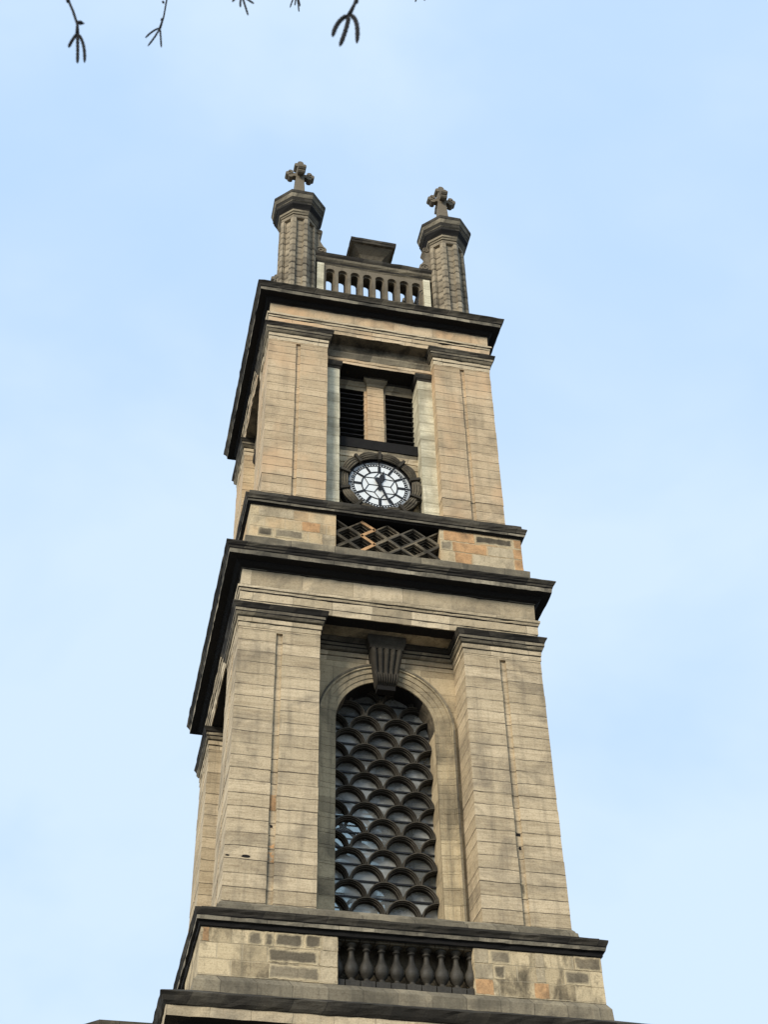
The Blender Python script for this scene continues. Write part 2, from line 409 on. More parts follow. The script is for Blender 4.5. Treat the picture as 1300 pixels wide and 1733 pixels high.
    def arcband(s, cx, cz, r0, r1, y0, y1, k, a0=0.0, a1=math.pi, n=20, kin=None, smooth=False):
        """ring sector in the x,z plane with depth"""
        rows = []
        for i in range(n + 1):
            a = a0 + (a1 - a0) * i / n
            c, q = math.cos(a), math.sin(a)
            rows.append(s.add([(cx + r0 * c, y0, cz + r0 * q), (cx + r1 * c, y0, cz + r1 * q), (cx + r1 * c, y1, cz + r1 * q), (cx + r0 * c, y1, cz + r0 * q)]))
        for a, b in zip(rows[:-1], rows[1:]):
            s.face((a, a + 1, b + 1, b), k, smooth)
            s.face((a + 1, a + 2, b + 2, b + 1), k, smooth)
            s.face((a + 2, a + 3, b + 3, b + 2), k, smooth)
            s.face((a + 3, a, b, b + 3), kin or k, smooth)
        if a1 - a0 < 2 * math.pi - 1e-3:
            s.face((rows[0], rows[0] + 3, rows[0] + 2, rows[0] + 1), k)
            e = rows[-1]
            s.face((e, e + 1, e + 2, e + 3), k)
    def tube(s, pts, rad, k, n=8, smooth=True):
        pts = [Vector(p) for p in pts]
        if not isinstance(rad, (list, tuple)):
            rad = [rad] * len(pts)
        rows = []
        up = Vector((0.13, 0.31, 0.94))
        for i, p in enumerate(pts):
            d = (pts[min(i + 1, len(pts) - 1)] - pts[max(i - 1, 0)]).normalized()
            a = d.cross(up)
            if a.length < 1e-3:
                a = d.cross(Vector((1, 0, 0)))
            a.normalize()
            b = d.cross(a)
            rows.append(s.add([p + rad[i] * (math.cos(2 * math.pi * q / n) * a + math.sin(2 * math.pi * q / n) * b) for q in range(n)]))
        for a, b in zip(rows[:-1], rows[1:]):
            for i in range(n):
                i2 = (i + 1) % n
                s.face((a + i, a + i2, b + i2, b + i), k, smooth)
        s.face([rows[0] + i for i in reversed(range(n))], k)
        s.face([rows[-1] + i for i in range(n)], k)
    def archwall(s, x0, x1, z0, z1, openings, y0, y1, k, kin=None, n=12, crown=None):
        """wall slab y0..y1 with arched openings [(cx, half, sill z, spring z)]"""
        kin = kin or k
        xs = x0
        for cx, h, zs, zp in sorted(openings):
            if cx - h > xs + 1e-6:
                s.box(xs, cx - h, y0, y1, z0, z1, k)
            if zs > z0 + 1e-6:
                s.box(cx - h, cx + h, y0, y1, z0, zs, k)
            pts = [(cx - h * math.cos(math.pi * i / n), zp + h * math.sin(math.pi * i / n)) for i in range(n + 1)]
            for i, ((xa, za), (xb, zb)) in enumerate(zip(pts[:-1], pts[1:])):
                kin_ = crown if crown and abs(i + 0.5 - n / 2) < n * 0.27 else kin
                b = s.add([(xa, y0, za), (xb, y0, zb), (xb, y0, z1), (xa, y0, z1), (xa, y1, za), (xb, y1, zb), (xb, y1, z1), (xa, y1, z1)])
                s.face((b, b + 1, b + 2, b + 3), k)
                s.face((b + 5, b + 4, b + 7, b + 6), k)
                s.face((b + 4, b + 5, b + 1, b), kin_)
                s.face((b + 3, b + 2, b + 6, b + 7), k)
            xs = cx + h
        if x1 > xs:
            s.box(xs, x1, y0, y1, z0, z1, k)
    def build(s, name, parent=None, label=None):
        me = bpy.data.meshes.new(name)
        me.from_pydata(s.v, [], s.f)
        for k in s.mats:
            me.materials.append(M[k])
        me.polygons.foreach_set('material_index', s.mi)
        me.polygons.foreach_set('use_smooth', s.sm)
        me.update()
        o = bpy.data.objects.new(name, me)
        COL.objects.link(o)
        if parent:
            o.parent = parent
        if label:
            o['label'] = label
        return o

def empty(name, loc=(0, 0, 0)):
    o = bpy.data.objects.new(name, None)
    o.empty_display_size = 0.3
    COL.objects.link(o)
    o.location = loc
    return o

def tag(o, label, cat, group=None, kind=None):
    if label: o['label'] = label
    if cat: o['category'] = cat
    if group: o['group'] = group
    if kind: o['kind'] = kind
    return o

def copy_part(o, rz, parent=None):
    c = o.copy()
    COL.objects.link(c)
    c.parent = parent or o.parent
    if parent is None:
        c.rotation_euler = (0, 0, rz)
    for ch in list(o.children):
        copy_part(ch, 0, c)
    return c

def four(o, which=(1, 2, 3)):
    for k in which:
        copy_part(o, k * math.pi / 2)

T = empty('church_tower')
tag(T, 'tall square sandstone church tower with clock, two crossed octagonal turrets and arched grille window', 'church tower')

# ------------------------------------------------------------------ stage below the frame and main cornice (D)
def square(h, cx=0.0, cy=0.0):
    return lambda d: [(cx - h + d, cy - h + d), (cx + h - d, cy - h + d), (cx + h - d, cy + h - d), (cx - h + d, cy + h - d)]

mb = MB()
mb.stack(square(4.55), [0.6 + 0.47 * i for i in range(26)], 'wall', 0.02, 0.02)
mb.sqring([(4.85, -0.2, 'plinth'), (4.85, 0.55, 'plinth'), (4.56, 0.7, 'plinth'), (4.5, 0.71, 'plinth')], j=0.004)
mb.build('base_wall', T)
mb = MB()
mb.prism([(-1.1, 0.0), (1.1, 0.0), (1.1, 3.0)] + [(1.1 * math.cos(math.pi * i / 12), 3.0 + 1.1 * math.sin(math.pi * i / 12)) for i in range(1, 12)] + [(-1.1, 3.0)], -4.93, -4.7, 'louvre')
mb.arcband(0, 3.0, 1.1, 1.45, -5.0, -4.7, 'plinth')
for sx in (-1, 1):
    mb.box(sx * 1.275 - 0.175, sx * 1.275 + 0.175, -5.0, -4.7, 0.0, 3.0, 'plinth')
mb.build('door', T)

mb = MB()
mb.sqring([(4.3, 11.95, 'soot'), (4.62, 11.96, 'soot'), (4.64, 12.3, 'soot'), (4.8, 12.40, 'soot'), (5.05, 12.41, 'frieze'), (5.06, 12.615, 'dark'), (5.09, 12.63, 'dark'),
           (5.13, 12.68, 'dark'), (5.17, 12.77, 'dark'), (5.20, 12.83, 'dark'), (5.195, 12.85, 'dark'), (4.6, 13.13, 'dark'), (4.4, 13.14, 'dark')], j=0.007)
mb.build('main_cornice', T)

# ------------------------------------------------------------------ balustrade pedestal (C)
mb = MB()
mb.sqring([(4.3, 13.1, 'plinth'), (4.515, 13.11, 'plinth'), (4.52, 13.41, 'plinth'), (4.425, 13.54, 'plinth'), (4.2, 13.552, 'plinth')], j=0.006)
mb.build('pedestal_plinth', T)
mb = MB()
zC = [13.545, 13.90, 14.255, 14.60]
mb.stack(square(1.465, -2.965, -2.965), zC, 'ashlar', 0.014, 0.008, 0.004)
ped = mb.build('pedestal_wall', T)
four(ped)
# the individual stones that differ, on the street side
def patches(name, y, L, parent):
    for i, (x0, x1, z0, z1, k) in enumerate(L):
        mb = MB()
        d = random.uniform(0.003, 0.005)
        nx, nz = max(2, int((x1 - x0) / 0.055)), max(3, int((z1 - z0) / 0.055))
        rows = []
        core = []
        for iz in range(nz + 1):
            row = []
            for ix in range(nx + 1):
                e = ix in (0, nx) or iz in (0, nz)
                jj = 0.010 if e else 0.004
                core.append(0.0 if e else (0.55 if ix in (1, nx - 1) or iz in (1, nz - 1) else 1.0))
                row.append((x0 + (x1 - x0) * ix / nx + random.uniform(-jj, jj), y - d + random.uniform(-.002, .002), z0 + (z1 - z0) * iz / nz + random.uniform(-jj, jj)))
            rows.append(mb.add(row))
        for a, b in zip(rows[:-1], rows[1:]):
            for ix in range(nx):
                mb.face((a + ix, a + ix + 1, b + ix + 1, b + ix), 'p_' + {'greyblock': 'grey'}.get(k, k))
        # edges back into the wall
        loop = [rows[0] + i for i in range(nx + 1)] + [r + nx for r in rows[1:]] + [rows[-1] + i for i in reversed(range(nx))] + [r for r in reversed(rows[1:-1])]
        back = mb.add([(mb.v[i][0], y + 0.03, mb.v[i][2]) for i in loop])
        n = len(loop)
        for i in range(n):
            mb.face((loop[(i + 1) % n], loop[i], back + i, back + (i + 1) % n), 'p_' + {'greyblock': 'grey'}.get(k, k))
        mb.face([back + i for i in reversed(range(n))], 'p_' + {'greyblock': 'grey'}.get(k, k))
        po = mb.build(name, parent, {'orange': 'warm orange replacement stone', 'cream': 'clean cream replacement stone', 'block': 'sooty blackened stone block', 'greyblock': 'grey weathered stone block', 'soot': 'black eroded hollow in the stone'}[k])
        at_ = po.data.attributes.new('core', 'FLOAT', 'POINT')
        at_.data.foreach_set('value', core + [0.0] * (len(mb.v) - len(core)))
patches('replaced_stone', -4.43, [
    (-4.38, -4.26, 14.28, 14.57, 'orange'), (-3.43, -3.14, 14.27, 14.58, 'greyblock'), (-3.08, -2.89, 14.27, 14.58, 'block'),
    (-2.85, -2.26, 14.27, 14.58, 'block'), (-2.21, -1.86, 14.30, 14.58, 'block'), (-2.98, -1.94, 13.93, 14.22, 'block'), (-2.96, -1.90, 13.57, 13.88, 'greyblock'),
    (-1.84, -1.515, 14.27, 14.58, 'cream'), (-1.89, -1.515, 13.92, 14.25, 'cream'), (-1.88, -1.515, 13.57, 13.89, 'cream')], T)
patches('replaced_stone', -4.43, [
    (1.515, 1.83, 14.27, 14.59, 'cream'), (1.515, 1.90, 13.92, 14.25, 'cream'), (1.515, 1.90, 13.57, 13.89, 'orange'), (1.93, 2.19, 13.93, 14.24, 'block'),
    (2.91, 3.09, 14.27, 14.59, 'cream'), (2.89, 3.09, 13.93, 14.25, 'cream'), (2.83, 3.15, 13.57, 13.90, 'orange'),
    (3.80, 4.42, 14.27, 14.59, 'block'), (3.54, 4.12, 13.93, 14.24, 'greyblock'), (1.87, 2.34, 14.27, 14.58, 'greyblock')], T)
mb = MB()
mb.box(-3.8, 3.8, -3.8, 3.8, 13.2, 15.0, 'block')
for sx in range(4):
    pass
mb.build('balustrade_backing', T)

# balustrade of turned stone balusters (one per side)
def baluster_bm(cx, k='baluster', y=-4.2):
    mb = MB()
    mb.box(cx - 0.155, cx + 0.155, y - 0.155, y + 0.155, 13.55, 13.70, k, 0.004)
    mb.lathe([(0.145, 0.0), (0.11, 0.035), (0.06, 0.075), (0.068, 0.10), (0.125, 0.155), (0.157, 0.23), (0.160, 0.29), (0.145, 0.37), (0.105, 0.45), (0.072, 0.54), (0.058, 0.64), (0.058, 0.70),
              (0.085, 0.705), (0.09, 0.735), (0.066, 0.745), (0.066, 0.775), (0.11, 0.80), (0.125, 0.835), (0.125, 0.85)], (cx, y, 13.70), k, 14)
    mb.box(cx - 0.158, cx + 0.158, y - 0.16, y + 0.16, 14.552, 14.70, 'block', 0.004)
    return mb
mb = MB()
mb.box(-1.5, 1.5, -4.38, -4.02, 13.50, 13.552, 'plinth')
mb.box(-1.5, 1.5, -3.86, -3.79, 14.12, 14.16, 'greyblock')
bal = mb.build('balustrade', T)
for i in range(10):
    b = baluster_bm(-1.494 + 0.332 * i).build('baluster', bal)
four(bal)

mb = MB()
mb.sqring([(4.0, 14.70, 'soot'), (4.40, 14.702, 'soot'), (4.43, 14.58, 'soot'), (4.47, 14.60, 'soot'), (4.48, 14.68, 'soot'), (4.54, 14.705, 'corona'), (4.545, 14.785, 'soot'), (4.56, 14.812, 'dark'), (4.575, 14.86, 'dark'), (4.605, 14.905, 'dark'),  # thin black strip above the corona is a painted shadow line
           (4.607, 14.94, 'dark'), (4.46, 14.99, 'dark'), (4.455, 15.03, 'dark'), (4.12, 15.14, 'plinth'), (4.10, 15.29, 'plinth'), (4.06, 15.31, 'plinth'), (4.05, 15.35, 'plinth'), (4.01, 15.40, 'plinth'), (2.6, 15.41, 'plinth')], j=0.005, chip=0.02)
mb.build('window_ledge', T)

# ------------------------------------------------------------------ lower stage: piers
def pier_outline(cx, half, g, gd):
    """square pier, outer faces towards -x and -y carry a groove"""
    c = cx
    def f(d):
        h = half - d
        gi = g + d
        return [(c - h, c - h), (c - gi, c - h), (c - gi + 0.004, c - h + gd), (c + gi - 0.004, c - h + gd), (c + gi, c - h),
                (c + h, c - h), (c + h, c + h), (c - h, c + h), (c - h, c + gi), (c - h + gd, c + gi - 0.004), (c - h + gd, c - gi + 0.004), (c - h, c - gi)]
    return f
mb = MB()
mb.stack(pier_outline(-2.95, 1.05, 0.085, 0.07), [15.405] + [15.42 + 0.3345 * i for i in range(1, 22)] + [22.77], 'low', 0.004, 0.001, 0.005)
mb.stack(square(1.05, -2.95, -2.95), [22.772, 22.90], 'low', 0.004, 0.004)
pier = mb.build('pier', T)
CAPL = [(0.98, 22.86, 'band'), (1.06, 22.87, 'band'), (1.065, 22.995, 'soot'), (1.052, 23.022, 'band'), (1.08, 23.03, 'band'), (1.085, 23.15, 'soot'), (1.06, 23.18, 'mid'), (1.115, 23.2, 'mid'),  # black strips between mouldings are shadow lines put in by colour
        (1.15, 23.265, 'soot'), (1.165, 23.295, 'mid'), (1.17, 23.375, 'soot'), (1.185, 23.405, 'dark'), (1.215, 23.47, 'dark'), (1.24, 23.51, 'dark'), (1.24, 23.538, 'dark'), (0.98, 23.548, 'dark')]
mb = MB()
mb.sqring(CAPL, -2.95, -2.95, j=0.005, chip=0.015)
mb.build('capital', pier)
four(pier)

for hx, hz, rx, rz in ((-3.515, 16.50, 0.105, 0.045), (-3.93, 16.495, 0.05, 0.022)):
    mb = MB()
    mb.prism([(hx + rx * math.cos(2 * math.pi * i / 18) * (1 if i % 4 else 0.86), hz + rz * math.sin(2 * math.pi * i / 18) * (1.0 if i < 9 else 0.55)) for i in range(18)], -4.012, -3.9, 'soot')
    mb.build('eroded_hollow', T, 'black eroded hollow in the pier stone')
patches('replaced_stone', -3.93, [(-3.02, -2.88, 17.75, 18.15, 'orange'), (-3.02, -2.88, 16.45, 16.95, 'orange'), (-2.99, -2.93, 17.31, 17.38, 'soot'),
                                  (2.90, 3.0, 17.70, 17.78, 'soot'), (2.94, 3.0, 17.35, 17.42, 'soot'), (2.88, 3.02, 16.1, 16.5, 'greyblock')], T)
# recess wall with the arched opening, and the moulding running along it
RY = -3.0
ZS, RI, RO = 21.03, 1.30, 1.80
mb = MB()
mb.archwall(-1.95, 1.95, 15.0, 23.549, [(0, RI, 15.0, ZS)], RY, -2.34, 'wall', 'block', 28, 'soot')
wall = mb.build('recess_wall', T)
mb = MB()
mb.strip([(p - 1.05, z, k) for p, z, k in [(c[0], c[1], c[2]) for c in CAPL]], -1.95, 1.95, RY)
mb.build('string_moulding', wall)
four(wall)

# arched window: moulded surround, stone fish-scale grille, glass, glazing bars, keystone
mb = MB()
def surround(mb, r0, r1, y, k, z0=15.41):
    mb.arcband(0, ZS, r0, r1, y, RY + 0.02, k, 0, math.pi, 36)
    for sx in (-1, 1):
        xa, xb = sorted((sx * r0, sx * r1))
        n = 14
        for i in range(n):
            a, b = z0 + (ZS - z0) * i / n, z0 + (ZS - z0) * (i + 1) / n
            mb.box(xa, xb, y + random.uniform(-.004, .004), RY + 0.02, a + 0.004, b - (0.004 if i < n - 1 else 0), k)
surround(mb, 1.30, 1.42, -3.035, 'surround')
surround(mb, 1.42, 1.56, -3.055, 'surround')
surround(mb, 1.56, 1.70, -3.08, 'surround')
surround(mb, 1.70, 1.75, -3.12, 'surround')
surround(mb, 1.75, 1.80, -3.14, 'mid')
win = mb.build('arched_window', T)

def scale_arc(mb, cx, cz, yo):
    """one moulded semicircular scale of the grille"""
    R = 0.430
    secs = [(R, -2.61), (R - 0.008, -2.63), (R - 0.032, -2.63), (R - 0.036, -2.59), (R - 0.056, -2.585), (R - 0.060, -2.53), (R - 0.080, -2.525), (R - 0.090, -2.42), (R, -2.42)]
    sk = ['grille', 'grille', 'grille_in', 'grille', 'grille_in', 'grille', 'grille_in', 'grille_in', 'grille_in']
    n = 22
    rows = []
    for i in range(n + 1):
        a = math.pi * i / n
        jr = random.gauss(0, 0.002)
        rows.append(mb.add([(cx + (r + jr) * math.cos(a), y + yo, cz + (r + jr) * math.sin(a)) for r, y in secs]))
    m = len(secs)
    for a, b in zip(rows[:-1], rows[1:]):
        for q in range(m):
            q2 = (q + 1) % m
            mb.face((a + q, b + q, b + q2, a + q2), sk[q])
    mb.face([rows[0] + q for q in range(m)], 'grille')
    mb.face([rows[-1] + q for q in reversed(range(m))], 'grille')
mb = MB()
k = 0
zap = 16.916 - 0.419 * 4
bars = []
while zap < 22.7:
    xs = (-0.865, 0.0, 0.865) if k % 2 == 0 else (-1.2975, -0.4325, 0.4325, 1.2975)
    for x in xs:
        zc = zap - 0.43
        if zc < ZS or math.hypot(x, zc - ZS) < RI + 0.25:
            scale_arc(mb, x, zc, 0.004 * (k % 2))
    bars.append(zap - 0.43 + 0.075)
    zap += 0.419
    k += 1
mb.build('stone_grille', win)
mb = MB()
pts = [(-RI, 15.2), (RI, 15.2), (RI, ZS)] + [(RI * math.cos(math.pi * i / 24), ZS + RI * math.sin(math.pi * i / 24)) for i in range(1, 24)] + [(-RI, ZS)]
b0 = mb.add([(x, -2.39, z) for x, z in pts])
mb.face([b0 + i for i in range(len(pts))], 'glass')
mb.build('glass_pane', win)
mb = MB()
for z in bars:
    h = RI if z < ZS else (math.sqrt(max(0, RI * RI - (z - ZS) ** 2)))
    if h > 0.2 and z > 15.25:
        mb.box(-h, h, -2.43, -2.397, z - 0.02, z + 0.02, 'black')
mb.build('glazing_bars', win)
# keystone: scrolled console under a small block
mb = MB()
def key_section(t):
    # t 0 top .. 1 bottom -> z, front y, half width
    P = [(0.0, 23.16, -3.40, 0.47), (0.08, 23.10, -3.45, 0.465), (0.2, 22.98, -3.44, 0.445), (0.35, 22.80, -3.37, 0.415), (0.5, 22.62, -3.31, 0.385), (0.62, 22.48, -3.28, 0.36),
         (0.70, 22.40, -3.33, 0.345), (0.80, 22.28, -3.36, 0.325), (0.9, 22.18, -3.32, 0.30), (0.95, 22.14, -3.24, 0.285), (1.0, 22.10, -3.20, 0.275)]
    for a, b in zip(P[:-1], P[1:]):
        if a[0] <= t <= b[0]:
            f = (t - a[0]) / (b[0] - a[0])
            return [a[i] + (b[i] - a[i]) * f for i in (1, 2, 3)]
    return list(P[-1][1:])
rows = []
NU = 60
for i in range(31):
    t = i / 30
    z, y, hw = key_section(t)
    row = []
    for q in range(NU + 1):
        u = -1 + 2 * q / NU
        lobes = 5 if t < 0.66 else 9
        fl = abs(math.sin(math.pi * lobes * (u + 1) / 2)) ** 0.7
        dep = 0.11 * (1 - 0.4 * t)
        edge = 0.02 if abs(u) > 0.97 else 0
        row.append((u * hw * 0.93, y + dep * (1 - fl) + edge, z + 0.02 * fl * (1 if t < 0.05 else 0)))
    row += [(hw * 0.93, -2.98, z), (-hw * 0.93, -2.98, z)]
    rows.append(mb.add(row))
m = NU + 3
for a, b in zip(rows[:-1], rows[1:]):
    for q in range(m):
        q2 = (q + 1) % m
        mb.face((a + q2, a + q, b + q, b + q2), 'carve', q < NU)
mb.face([rows[0] + q for q in range(m)], 'carve')
mb.face([rows[-1] + q for q in reversed(range(m))], 'carve')
mb.box(-0.24, 0.24, -3.22, -2.98, 21.97, 22.10, 'soot', 0.006)
mb.sqring([(0.40, 23.16, 'soot'), (0.45, 23.165, 'carve'), (0.46, 23.26, 'carve'), (0.50, 23.33, 'carve'), (0.52, 23.40, 'carve'), (0.52, 23.54, 'carve'), (0.3, 23.546, 'carve')], 0, -3.2, 0.0, -0.28, seg=0.15, j=0.004, chip=0.01)
mb.build('keystone', win)
four(win)
# the room behind the grille
mb = MB()
mb.box(-2.33, 2.33, -2.33, 2.33, 15.0, 15.05, 'plaster')
mb.build('bell_room_floor', T)
mb = MB()
mb.box(-2.33, 2.33, -2.33, 2.33, 23.5, 23.54, 'plaster')
mb.build('bell_room_ceiling', T)

# ------------------------------------------------------------------ lower entablature (B)
mb = MB()
mb.sqring([(2.3, 23.55, 'block'), (3.12, 23.549, 'greyblock'), (3.6, 23.5495, 'soot'), (3.97, 23.5505, 'band'), (4.0, 23.552, 'band'), (4.005, 23.71, 'block'), (4.02, 23.737, 'band'), (4.025, 23.97, 'soot'), (4.04, 24.0, 'band'), (4.06, 24.055, 'block'), (4.085, 24.085, 'band'), (4.10, 24.15, 'soot'),  # thin dark strips between bands: fillet shadows drawn in colour
           (3.995, 24.20, 'frieze'), (3.995, 24.74, 'frieze')], j=0.006)
mb.build('architrave', T)
mb = MB()
CORB = [(3.6, 24.735, 'soot'), (4.02, 24.74, 'dark'), (4.03, 24.77, 'soot'), (4.10, 24.80, 'soot'), (4.18, 24.88, 'soot'), (4.19, 24.905, 'soot'), (4.385, 24.915, 'soot'), (4.405, 24.925, 'corona'), (4.41, 25.055, 'soot'), (4.43, 25.085, 'dark'),  # soffit has crust and painted shade; thin black strips are shadow lines
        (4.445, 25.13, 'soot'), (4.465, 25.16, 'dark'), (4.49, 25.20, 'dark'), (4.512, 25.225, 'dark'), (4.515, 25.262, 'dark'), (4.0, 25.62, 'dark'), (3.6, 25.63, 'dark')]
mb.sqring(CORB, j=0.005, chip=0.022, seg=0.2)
mb.build('cornice', T)

# ------------------------------------------------------------------ upper pedestal with diamond panels (E)
mb = MB()
mb.sqring([(3.5, 25.5, 'plinth'), (3.985, 25.55, 'plinth'), (3.985, 25.935, 'plinth'), (3.87, 25.96, 'plinth'), (3.5, 25.965, 'plinth')], j=0.007, chip=0.03)
mb.build('pedestal_plinth', T)
mb = MB()
mb.stack(square(1.1935, -2.6735, -2.6735), [25.955, 26.42, 26.79, 27.2], 'ashlar_up', 0.012, 0.006, 0.004)
ped = mb.build('pedestal_wall', T)
four(ped)
patches('replaced_stone', -3.867, [
    (-3.63, -3.23, 26.1, 26.40, 'block'), (-3.15, -2.39, 26.1, 26.40, 'greyblock'), (-2.42, -1.93, 26.45, 26.77, 'orange'), (-3.64, -2.66, 26.81, 27.15, 'cream'), (-1.86, -1.50, 26.0, 26.40, 'cream')], T)
patches('replaced_stone', -3.867, [
    (1.60, 2.48, 26.81, 27.15, 'orange'), (1.85, 2.81, 26.44, 26.77, 'orange'), (1.90, 2.37, 26.0, 26.40, 'orange'), (2.52, 3.60, 26.84, 27.12, 'block'), (2.86, 3.60, 26.44, 26.78, 'cream'), (2.41, 3.58, 26.0, 26.40, 'cream'),
    (3.63, 3.86, 26.0, 26.40, 'orange'), (3.62, 3.86, 26.44, 26.78, 'orange'), (3.66, 3.86, 26.84, 27.14, 'orange'), (1.50, 1.82, 26.44, 26.77, 'greyblock')], T)
def diamond(mb, cx, cz, k):
    hw, hh = 0.372, 0.262
    lv = [(1.0, -3.78), (0.80, -3.785), (0.76, -3.74), (0.75, -3.70), (0.66, -3.695), (0.63, -3.61), (0.52, -3.605), (0.50, -3.53), (0.38, -3.525), (0.36, -3.46), (0.26, -3.455), (0.2, -3.44)]
    rows = [mb.add([(cx, y, cz - hh * s), (cx + hw * s, y, cz), (cx, y, cz + hh * s), (cx - hw * s, y, cz)]) for s, y in lv]
    for i, (a, b) in enumerate(zip(rows[:-1], rows[1:])):
        for q in range(4):
            q2 = (q + 1) % 4
            mb.face((a + q, a + q2, b + q2, b + q), k if (i == 0 or i % 2 == 1) else 'carve')
    e = rows[-1]
    mb.face((e, e + 1, e + 2, e + 3), 'soot')
mb = MB()
mb.box(-1.5, 1.5, -3.44, -3.38, 25.9, 27.3, 'soot')
for i in range(-4, 5):
    for zc in ((26.36, 26.885) if i % 2 == 0 else (26.622, 26.097)):
        kk = 'block' if (i * 7 + int(zc * 10)) % 3 else 'grille'
        diamond(mb, i * 0.372, zc, kk)
lat = mb.build('diamond_panel', T)
four(lat)
zig = [(-0.744, 27.13), (-0.372, 26.885), (-0.744, 26.622), (-0.372, 26.36), (-0.744, 26.08)]
for (xa, za), (xb, zb) in zip(zig[:-1], zig[1:]):
    mb = MB()
    d_ = Vector((xb - xa, 0, zb - za))
    n_ = Vector((-d_.z, 0, d_.x)).normalized()
    mb.obox(((xa + xb) / 2, -3.775, (za + zb) / 2), d_ / 2 * 1.06, (0, 0.02, 0), n_ * 0.042, 'orange')
    mb.build('lattice_rib', lat, 'orange replacement rib of the lattice')
mb = MB()
mb.sqring([(3.3, 27.185, 'soot'), (3.87, 27.19, 'soot'), (3.90, 27.17, 'soot'), (3.93, 27.20, 'soot'), (3.972, 27.215, 'corona'), (3.98, 27.28, 'soot'), (4.0, 27.305, 'dark'), (4.015, 27.36, 'dark'), (4.042, 27.41, 'dark'), (4.046, 27.448, 'dark'),  # black strip over the corona paints the fillet's shadow
           (3.93, 27.49, 'dark'), (3.925, 27.64, 'dark'), (3.62, 27.68, 'dark'), (3.3, 27.685, 'dark')], j=0.005, chip=0.02)
mb.build('clock_ledge', T)

# ------------------------------------------------------------------ upper stage
mb = MB()
mb.stack(pier_outline(-2.648, 0.928, 0.068, 0.06), [27.67] + [27.67 + 0.3375 * i for i in range(1, 20)] + [34.395], 'up', 0.004, 0.001, 0.005)
mb.stack(square(0.928, -2.648, -2.648), [34.398, 34.5], 'up', 0.004, 0.004)
pier = mb.build('pier', T)
CAPU = [(0.86, 34.44, 'band'), (0.936, 34.45, 'band'), (0.94, 34.59, 'soot'), (0.93, 34.62, 'band'), (0.955, 34.63, 'band'), (0.96, 34.735, 'soot'), (0.942, 34.765, 'mid'), (0.985, 34.79, 'mid'), (1.025, 34.855, 'soot'), (1.04, 34.885, 'mid'),  # black strips paint the shadow under each fillet
        (1.045, 34.965, 'dark'), (1.06, 34.98, 'dark'), (1.085, 35.05, 'dark'), (1.107, 35.08, 'dark'), (1.107, 35.112, 'dark'), (0.86, 35.118, 'dark')]
mb = MB()
mb.sqring(CAPU, -2.648, -2.648, j=0.005, chip=0.015)
mb.build('capital', pier)
four(pier)

# louvred bay: slender pale antae, lintels, sill, mullion
mb = MB()
mb.box(-1.9, 1.9, -2.74, -2.3, 27.6, 30.86, 'wall')
mb.box(-1.28, 1.28, -2.765, -2.73, 30.40, 30.60, 'cream')
mb.box(-1.9, 1.9, -2.3, -2.24, 30.86, 35.2, 'void')
bay = mb.build('recess_wall', T)
for sx in (-1, 1):
    mb = MB()
    c = sx * 1.60
    mb.stack(lambda d: [(c - 0.34 + d, -3.2 + d), (c + 0.34 - d, -3.2 + d), (c + 0.34 - d, -2.31), (c - 0.34 + d, -2.31)], [27.67 + 0.37 * i for i in range(17)] + [33.98], 'pale', 0.012, 0.007, 0.006)
    mb.sqring([(0.30, 33.96, 'dark'), (0.35, 33.965, 'dark'), (0.36, 34.05, 'dark'), (0.39, 34.08, 'dark'), (0.42, 34.16, 'dark'), (0.43, 34.245, 'dark'), (0.3, 34.25, 'dark')], c, -2.78, 0.0, 0.08, seg=0.2, j=0.004, chip=0.02)
    mb.build('anta', bay)
mb = MB()
mb.strip([(-0.75, 34.25, 'soot'), (0.0, 34.252, 'frieze_up'), (0.0, 34.36, 'frieze_up'), (0.015, 34.37, 'frieze_up'), (0.015, 34.48, 'mid'), (0.03, 34.5, 'mid'), (0.05, 34.60, 'mid'), (0.075, 34.67, 'mid'), (0.075, 34.72, 'block'), (0.01, 34.74, 'block'), (0.01, 35.117, 'block'), (-0.75, 35.118, 'block')], -1.74, 1.74, -3.2)
mb.build('lintel', bay)
mb = MB()
mb.strip([(-0.3, 33.80, 'soot'), (0.0, 33.802, 'mid'), (0.0, 33.95, 'mid'), (0.03, 33.97, 'mid'), (0.05, 34.05, 'mid'), (0.09, 34.12, 'dark'), (0.1, 34.246, 'dark'), (-0.3, 34.248, 'dark')], -1.3, 1.3, -2.56)
mb.build('lintel', bay)
mb = MB()
mb.stack(lambda d: [(-0.262 + d, -2.66 + d), (0.262 - d, -2.66 + d), (0.262 - d, -2.40), (-0.262 + d, -2.40)], [31.36 + 0.325 * i for i in range(9)] + [34.0], 'up', 0.012, 0.006, 0.005)
mb.box(-0.34, 0.34, -2.57, -2.38, 31.36, 33.8, 'up')
mb.sqring([(0.2, 33.94, 'mid'), (0.275, 33.95, 'mid'), (0.285, 34.04, 'mid'), (0.31, 34.06, 'mid'), (0.35, 34.13, 'mid'), (0.39, 34.19, 'dark'), (0.40, 34.246, 'dark'), (0.2, 34.248, 'dark')], 0, -2.5, 0.0, -0.09, seg=0.2, j=0.004, chip=0.012)
mb.build('mullion', bay)
mb = MB()
mb.box(-1.3, 1.3, -2.86, -2.3, 30.96, 31.35, 'lead', 0.004)
mb.strip([(-0.1, 30.64, 'band'), (0.02, 30.65, 'band'), (0.03, 30.74, 'band'), (0.07, 30.82, 'mid'), (0.09, 30.95, 'mid'), (-0.1, 30.958, 'mid')], -1.28, 1.28, -2.74)
mb.build('sill', bay)
